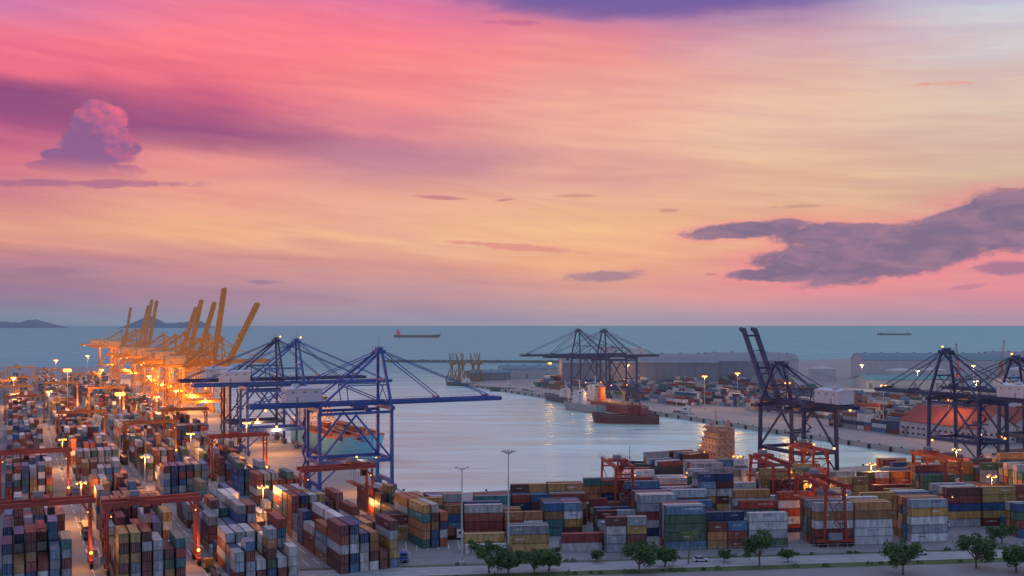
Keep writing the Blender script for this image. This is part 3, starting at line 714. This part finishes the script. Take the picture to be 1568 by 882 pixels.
# ---------------------------------------------------------------- buildings
wall_g=mat('cladding_grey',(0.16,0.18,0.23),.8,0,.2,.1); roof_g=mat('roof_sheet_grey',(0.19,0.21,0.26),.85,0,.2,.1); wall_w=mat('wall_white',(0.38,0.38,0.41),.8,0,.12)
roof_r=mat('roof_tile_red',(0.20,0.05,0.045),.85,0,.3,.8); roof_b=mat('roof_sheet_blue',(0.10,0.19,0.27),.85,0,.15,.2); teal=mat('roof_sheet_teal',(0.08,0.24,0.27),.8,0,.15)
def warehouse(x,y,rz,Lx,Wy,hh,rise,wm,rm,name='warehouse',arch=False,win=0):
    e=empty(name,(x,y,0),rz); g=MB(); a,b2=Lx/2,Wy/2
    g.bb(-a,a,-b2,b2,0,hh,0)
    n=int(Lx/8)
    for i in range(n+1):
        xx=-a+Lx*i/n
        for sg in(-1,1): g.box(xx,sg*(b2+.15),hh/2-.1,0.5,0.3,hh-.3,0)
    for i in range(0,n,3):
        for sg in(-1,1): g.box(-a+Lx*(i+.5)/n,sg*(b2+.02),min(3,hh*.3),4.2,.08,min(5.6,hh*.6),2)
    for fl in range(win):
        zz=2+fl*3.4
        if zz<hh-1.5:
            for i in range(n*2):
                for sg in(-1,1): g.box(-a+Lx*(i+.5)/(n*2),sg*(b2+.03),zz,1.9,.1,1.2,1)
            nw_=int(Wy/4)
            for i in range(nw_):
                for sg in(-1,1): g.box(sg*(a+.03),-b2+Wy*(i+.5)/nw_,zz,.1,1.9,1.2,1)
    g.obj('walls',[wm,glass,mat('door_grey',(0.16,0.17,0.19),.6)],e)
    g=MB(); K=8 if arch else 2; prof=[]
    for i in range(K+1):
        t=i/K; yy=-b2-.8+(Wy+1.6)*t
        prof.append((yy,hh+.02+(math.sin(math.pi*t)*rise if arch else (rise*(1-abs(2*t-1))))))
    for i in range(K):
        (y0_,z0),(y1_,z1)=prof[i],prof[i+1]
        g.hexa([(-a-.8,y0_,z0),(a+.8,y0_,z0),(a+.8,y1_,z1),(-a-.8,y1_,z1),(-a-.8,y0_,z0+.3),(a+.8,y0_,z0+.3),(a+.8,y1_,z1+.3),(-a-.8,y1_,z1+.3)],0)
    for sg in(-1,1): g.poly([(sg*(a-.05),yy,zz) for yy,zz in prof],1)
    for i in range(int(Lx/20)): g.box(-a+10+i*20,0,hh+rise+.7,3,1.2,1.0,0)
    g.obj('roof',[rm,wm],e)
    return e
warehouse(135,1060,rad(2),165,50,27,9,wall_g,roof_g,arch=True)
warehouse(262,1110,rad(2),85,60,27,9,wall_g,roof_g,arch=True)
warehouse(345,1300,rad(-4),60,40,22,7,wall_w,roof_g)
warehouse(20,1250,rad(10),70,34,12,4,wall_w,roof_b); warehouse(-30,1200,rad(20),50,24,9,3,wall_g,roof_b)
warehouse(520,1230,rad(-3),170,50,24,8,wall_w,roof_b,arch=True); warehouse(700,1300,rad(-3),140,50,24,8,wall_g,roof_g)
warehouse(420,1060,rad(4),90,36,9,4,wall_w,teal); warehouse(560,1010,rad(4),110,40,10,5,wall_w,roof_b)
warehouse(430,860,TR+math.pi/2,70,32,9,4,wall_w,roof_g); warehouse(500,760,TR+math.pi/2,60,30,9,4,wall_g,roof_b)
warehouse(262,578,TR+math.pi/2,56,30,9,9,wall_w,roof_r,'office_building',win=2)
warehouse(300,606,TR+math.pi/2,50,30,9,8,wall_w,roof_r,'office_building',win=2)
warehouse(350,690,TR,80,26,8,4,wall_w,roof_g,'warehouse',win=1)
def tank(x,y,r,hh,mm):
    g=MB(); g.cyl((0,0,0),(0,0,hh),r,r,28); g.cyl((0,0,hh+.02),(0,0,hh+r*.18),r*1.01,r*.1,28)
    for k_ in range(14):
        t=k_/14*math.pi; g.beam((r*1.03*math.cos(-t),r*1.03*math.sin(-t),hh*k_/14),(r*1.03*math.cos(-t-.22),r*1.03*math.sin(-t-.22),hh*(k_+1)/14),.5,.2)
    g.obj('storage_tank',[mm],None,(x,y,0))
for (x,y) in [(455,1150),(500,1165),(610,1180),(655,1190),(380,1200)]: tank(x,y,16,14,wall_w)
g=MB(); rr_=random.Random(3)
for i in range(260):
    t=i/260; x=-235+t*330; y=1850-40*t
    for q in range(3):
        s_=rr_.uniform(3,6); g.box(x+rr_.uniform(-3,3),y+(q-1)*5+rr_.uniform(-2,2),-2.6+rr_.uniform(-.5,1)+(2 if q==1 else 0),s_,s_,s_*.8,0,rz=rr_.uniform(0,3))
g.obj('breakwater',[mat('rock',(0.10,0.10,0.10),.9,0,.4)])
isl=mat('hazed_island_hills',(0.07,0.12,0.21),1.0,0,.1,.0005)  # distance haze is baked into this bluish hill colour
def hill(name,cx,cy,wx,hh,seed):
    rr_=random.Random(seed); g=MB(); n=60; ph=[rr_.uniform(0,6) for _ in range(6)]; rowsv=[]
    for j in range(7):
        row=[]
        for i in range(n+1):
            t=i/n; env=math.sin(math.pi*t)**0.8
            z=hh*env*(.62+.22*math.sin(3*math.pi*t+ph[0])+.1*math.sin(9*t+ph[1])+.05*math.sin(23*t+ph[2])+.02*math.sin(61*t+ph[3]))
            prof=math.sin(math.pi*j/6); row.append((cx+(t-.5)*wx,cy+(j-3)*wx*.06,-3+z*prof))
        rowsv.append(row)
    for j in range(6):
        for i in range(n): g.poly([rowsv[j][i],rowsv[j][i+1],rowsv[j+1][i+1],rowsv[j+1][i]])
    g.obj(name,[isl],smooth=True)
hill('island_hill',-12700,25000,2600,330,1); hill('island_hill',-8800,25000,2300,380,2)
# ---------------------------------------------------------------- haze over the far harbour
hm_=bpy.data.materials.new('haze_air'); hm_.use_nodes=True; hn=hm_.node_tree; hn.nodes.clear()
va=hn.nodes.new('ShaderNodeVolumeAbsorption'); va.inputs['Color'].default_value=(0,0,0,1); va.inputs['Density'].default_value=0.00014
ve=hn.nodes.new('ShaderNodeEmission'); ve.inputs['Color'].default_value=(0.26,0.29,0.39,1); ve.inputs['Strength'].default_value=0.00014
vs=hn.nodes.new('ShaderNodeAddShader'); hn.links.new(va.outputs[0],vs.inputs[0]); hn.links.new(ve.outputs[0],vs.inputs[1])
ho=hn.nodes.new('ShaderNodeOutputMaterial'); hn.links.new(vs.outputs[0],ho.inputs['Volume'])
g=MB(); g.bb(-3500,3500,480,2300,-2.4,95); g.obj('haze',[hm_])
# ---------------------------------------------------------------- small harbour cranes
def harbour_crane(x,y,rz,mm,jib=32,ang=55):
    e=empty('harbour_crane',(x,y,0),rz); g=MB()
    for a in(-5,5):
        for c in(-5,5): g.beam((a,c,0),(a*.4,c*.4,14),.9)
    for c in(-5,5): g.box(0,c,1,12,1,1)
    g.cyl((0,0,14),(0,0,20),1.6,1.4,10); g.box(-2,0,22,8,5,4); g.box(3,0,23,2.2,2.2,2.4)
    tip=(2+jib*math.cos(rad(ang)),0,22+jib*math.sin(rad(ang)))
    for c in(-1.4,1.4):
        g.beam((2,c,22),(tip[0],c*.3,tip[2]),.45); 
        g.beam((2,c,24.5),(tip[0],c*.3,tip[2]),.35)
    for k_ in range(8):
        t=k_/8; g.beam((2+(tip[0]-2)*t,-1.4*(1-.7*t),22+(tip[2]-22)*t),(2+(tip[0]-2)*(t+.1),1.4*(1-.7*t),22+(tip[2]-22)*(t+.1)),.2)
    g.beam((-4,0,24),(-3,0,34),.7); g.beam((-3,0,34),tip,.2); g.beam((-3,0,34),(2,0,24),.4); g.beam(tip,(tip[0],0,tip[2]-14),.12)
    g.obj('crane_structure',[mm],e)
dky=mat('crane_dull_yellow',(0.22,0.13,0.05),.6)
for (x,y,r_,a) in [(-72,1170,2.2,74),(-58,1150,1.8,78),(-64,1185,2.6,76),(-46,1160,2.4,76),(-40,1175,2,74)]: harbour_crane(x,y,r_,dky,12,a)
for (x,y,r_,a) in [(560,1120,1,55),(640,1150,0.5,60),(690,1110,2.5,62),(455,1000,1.2,50),(610,1000,2.8,60)]: harbour_crane(x,y,r_,whs if x>600 else red,34,a)
# ---------------------------------------------------------------- vehicles
def truck(x,y,rz,cc_,ccol,withbox=True):
    e=empty('container_truck',(x,y,0.02),rz); g=MB()
    g.hexa([(-1.2,5.2,.6),(1.2,5.2,.6),(1.2,7.6,.6),(-1.2,7.6,.6),(-1.2,5.2,3.0),(1.2,5.2,3.0),(1.15,7.3,2.9),(-1.15,7.3,2.9)],0)
    g.hexa([(-1.05,7.62,1.8),(1.05,7.62,1.8),(1.05,7.66,1.8),(-1.05,7.66,1.8),(-1.0,7.4,2.7),(1.0,7.4,2.7),(1.0,7.45,2.7),(-1.0,7.45,2.7)],1)
    for sg in(-1.22,1.22): g.box(sg,6.5,2.2,.04,1.2,.8,1)
    g.box(0,-.5,1.05,.9,13,.3,2); g.box(0,7.7,.7,2.3,.15,.4,2)
    for yy in(6.8,4.2,3.0,-4.2,-5.5):
        for sg in(-1,1): g.cyl((sg*.75,yy,.5),(sg*1.2,yy,.5),.5,.5,12,3)
    g.obj('tractor_and_chassis',[cc_,glass,mat('chassis',(0.05,0.05,0.05)),mat('tyre',(0.02,0.02,0.02),.9)],e)
    if withbox:
        g=MB(); container(g,0,-1.4,1.22,12.19,ccol,0); g.obj('container',[CM],e,color=True)
ora=mat('truck_orange',(0.6,0.2,0.02),.4); bt=mat('truck_blue',(0.03,0.1,0.35),.4)
x,y=LF(-92.5,-88); truck(x,y,TL,ora,(0.5,0.2,0.05),False)
x,y=YF(-38,-6.5); truck(x,y,TY-math.pi/2,bt,(0.03,0.12,0.35))
for (u,v,f) in [(-65.4,-20,1),(-92.5,30,1),(-119,60,0),(-65.4,160,1),(-38.5,60,0),(-92.5,150,1),(-119.5,-20,0)]:
    x,y=LF(u,v); truck(x,y,TL+(0 if f else math.pi),R.choice((ora,bt,whs)),pick(LW))
for (s,wd) in [(-20,22),(60,18.5),(140,19),(110,42.5)]:
    x,y=YF(s,wd); truck(x,y,TY-math.pi/2,R.choice((ora,bt,whs)),pick(FW))
def car(x,y,rz,mm):
    e=empty('parked_car',(x,y,0.02),rz); g=MB()
    g.hexa([(-.9,-2.2,.3),(.9,-2.2,.3),(.9,2.2,.3),(-.9,2.2,.3),(-.88,-2.15,.85),(.88,-2.15,.85),(.85,2.1,.75),(-.85,2.1,.75)],0)
    g.hexa([(-.82,-1.6,.86),(.82,-1.6,.86),(.82,1.0,.83),(-.82,1.0,.83),(-.66,-1.1,1.42),(.66,-1.1,1.42),(.66,.3,1.42),(-.66,.3,1.42)],1)
    g.box(0,-.4,1.44,1.3,1.4,.05,0)
    for yy in(-1.35,1.35):
        for sg in(-1,1): g.cyl((sg*.65,yy,.32),(sg*.92,yy,.32),.32,.32,12,2)
    g.obj('body',[mm,glass,mat('tyre',(0.02,0.02,0.02),.9)],e)
for (s,wd,c) in [(52,-15.5,hs_m),(118,-15.5,hs_m)]:
    x,y=YF(s,wd); car(x,y,TY-math.pi/2,c)
# ---------------------------------------------------------------- trees
def leafmat(n,c): return mat(n,c,.8,0,.45,1.5)
lf1=leafmat('foliage_green',(0.08,0.15,0.045)); lf2=leafmat('foliage_dark',(0.04,0.085,0.03)); bark=mat('bark',(0.12,0.09,0.07),.9)
def tree_mesh(seed,hh,rw):
    r=random.Random(seed); g=MB(); tops=[]
    g.cyl((0,0,0),(.1,.05,hh*.25),.28,.2,7,0); base_=(.1,.05,hh*.23)
    for k_ in range(11):
        t=k_*2.4+r.uniform(-.4,.4); L_=rw*r.uniform(.4,1.0); zz=hh*r.uniform(.34,.8)
        p=(base_[0]+L_*math.cos(t),base_[1]+L_*math.sin(t),zz); g.cyl(base_,p,.12,.04,5,0); tops.append(p)
        for q in range(3): tops.append((p[0]+r.uniform(-1,1)*rw*.35,p[1]+r.uniform(-1,1)*rw*.35,p[2]+r.uniform(-.12,.2)*hh))
    tops.append((0,0,hh*.9)); g.cyl(base_,(0,0,hh*.88),.16,.04,5,0)
    for c in tops:
        cr_=rw*r.uniform(.2,.4); mm=1 if r.random()<.6 else 2
        for q in range(85):
            v=Vector((r.gauss(0,1),r.gauss(0,1),r.gauss(0,.75))).normalized()*cr_*r.uniform(.5,1.05)
            p=Vector(c)+v; s_=r.uniform(.14,.32)
            a=Vector((r.gauss(0,1),r.gauss(0,1),r.gauss(0,1))).normalized(); b2=a.cross(Vector((r.gauss(0,1),r.gauss(0,1),r.gauss(0,1)))).normalized()
            g.poly([tuple(p-a*s_),tuple(p+b2*s_*.7),tuple(p+a*s_),tuple(p-b2*s_*.7)],mm if r.random()<.8 else 3-mm)
    me=g.obj('tmp',[bark,lf1,lf2]); dd=me.data; bpy.data.objects.remove(me); return dd
TM=[tree_mesh(1,8.5,4.0),tree_mesh(2,10,3.4),tree_mesh(3,6,3.2)]
def tree(x,y,k_,s=1,name='broadleaf_tree'):
    o=bpy.data.objects.new(name,TM[k_]); sc.collection.objects.link(o); o.location=(x,y,0); o.scale=(s,s,s*R.uniform(.9,1.1)); o.rotation_euler=(0,0,R.uniform(0,6))
for (x,y,k_,s) in [(-6.2,264,0,1.1),(-1,263,2,1),(6,263,0,.8),(10,266,2,1.1),(34.5,265,0,1.1),(69,273,1,1.0),(105,263,0,1.05),(128,270,0,1.15),(137,266,2,1.1),(42.5,272,2,.9),(143,266,0,.95),(24,277,2,.5),(78,277,2,.6),(-75,272,2,.9),(-60,263,2,.5),(150,300,0,.8),(60,277,2,.55),(2,277,2,.5)]:
    tree(x,y,k_,s)
g=MB(); r=random.Random(5)
pts=[(0,0,0),(.2,0,3),(.5,.1,6),(.6,.1,8.2)]
for a,b2 in zip(pts,pts[1:]): g.cyl(a,b2,.22,.17,7,0)
for k_ in range(16):
    t=k_*2*math.pi/16+r.uniform(-.1,.1); pr=None; el=r.uniform(.2,1.0)
    for q in range(9):
        d_=q*.42; z=8.2+d_*el-(d_**2)*.22; p=Vector((.6+d_*math.cos(t),.1+d_*math.sin(t),z))
        if pr:
            g.beam(pr,p,.06,.06,1); sd=Vector((-math.sin(t),math.cos(t),0))
            for sg in(-1,1):
                for w_ in(0,.5):
                    c=pr.lerp(p,w_); L_=.9*(1-abs(q-4)/6); e_=c+sd*sg*L_*.7+Vector((math.cos(t)*.3,math.sin(t)*.3,-.45*L_)); g.poly([tuple(c),tuple(c+(p-pr)*.35),tuple(e_)],1)
        pr=p
g.obj('palm_tree',[bark,lf1],None,(49.5,275,0))
g=MB(); r=random.Random(8)
for k_ in range(90):
    s_=r.uniform(-20,200); x,y=YF(s_,r.choice((-11.6,-25,-11.4))+r.uniform(-.5,.5)); rw=r.uniform(.5,1.2)
    for q in range(45):
        v=Vector((r.gauss(0,1),r.gauss(0,1),abs(r.gauss(0,.8)))).normalized()*rw*r.uniform(.6,1); p=Vector((x,y,.1))+v; a=Vector((r.gauss(0,1),r.gauss(0,1),r.gauss(0,1))).normalized()*.22; b2=a.cross(Vector((r.gauss(0,1),.3,.2))).normalized()*.18
        g.poly([tuple(p-a),tuple(p+b2),tuple(p+a),tuple(p-b2)],0)
g.obj('shrubs',[lf1])
print('done',len(bpy.data.objects))
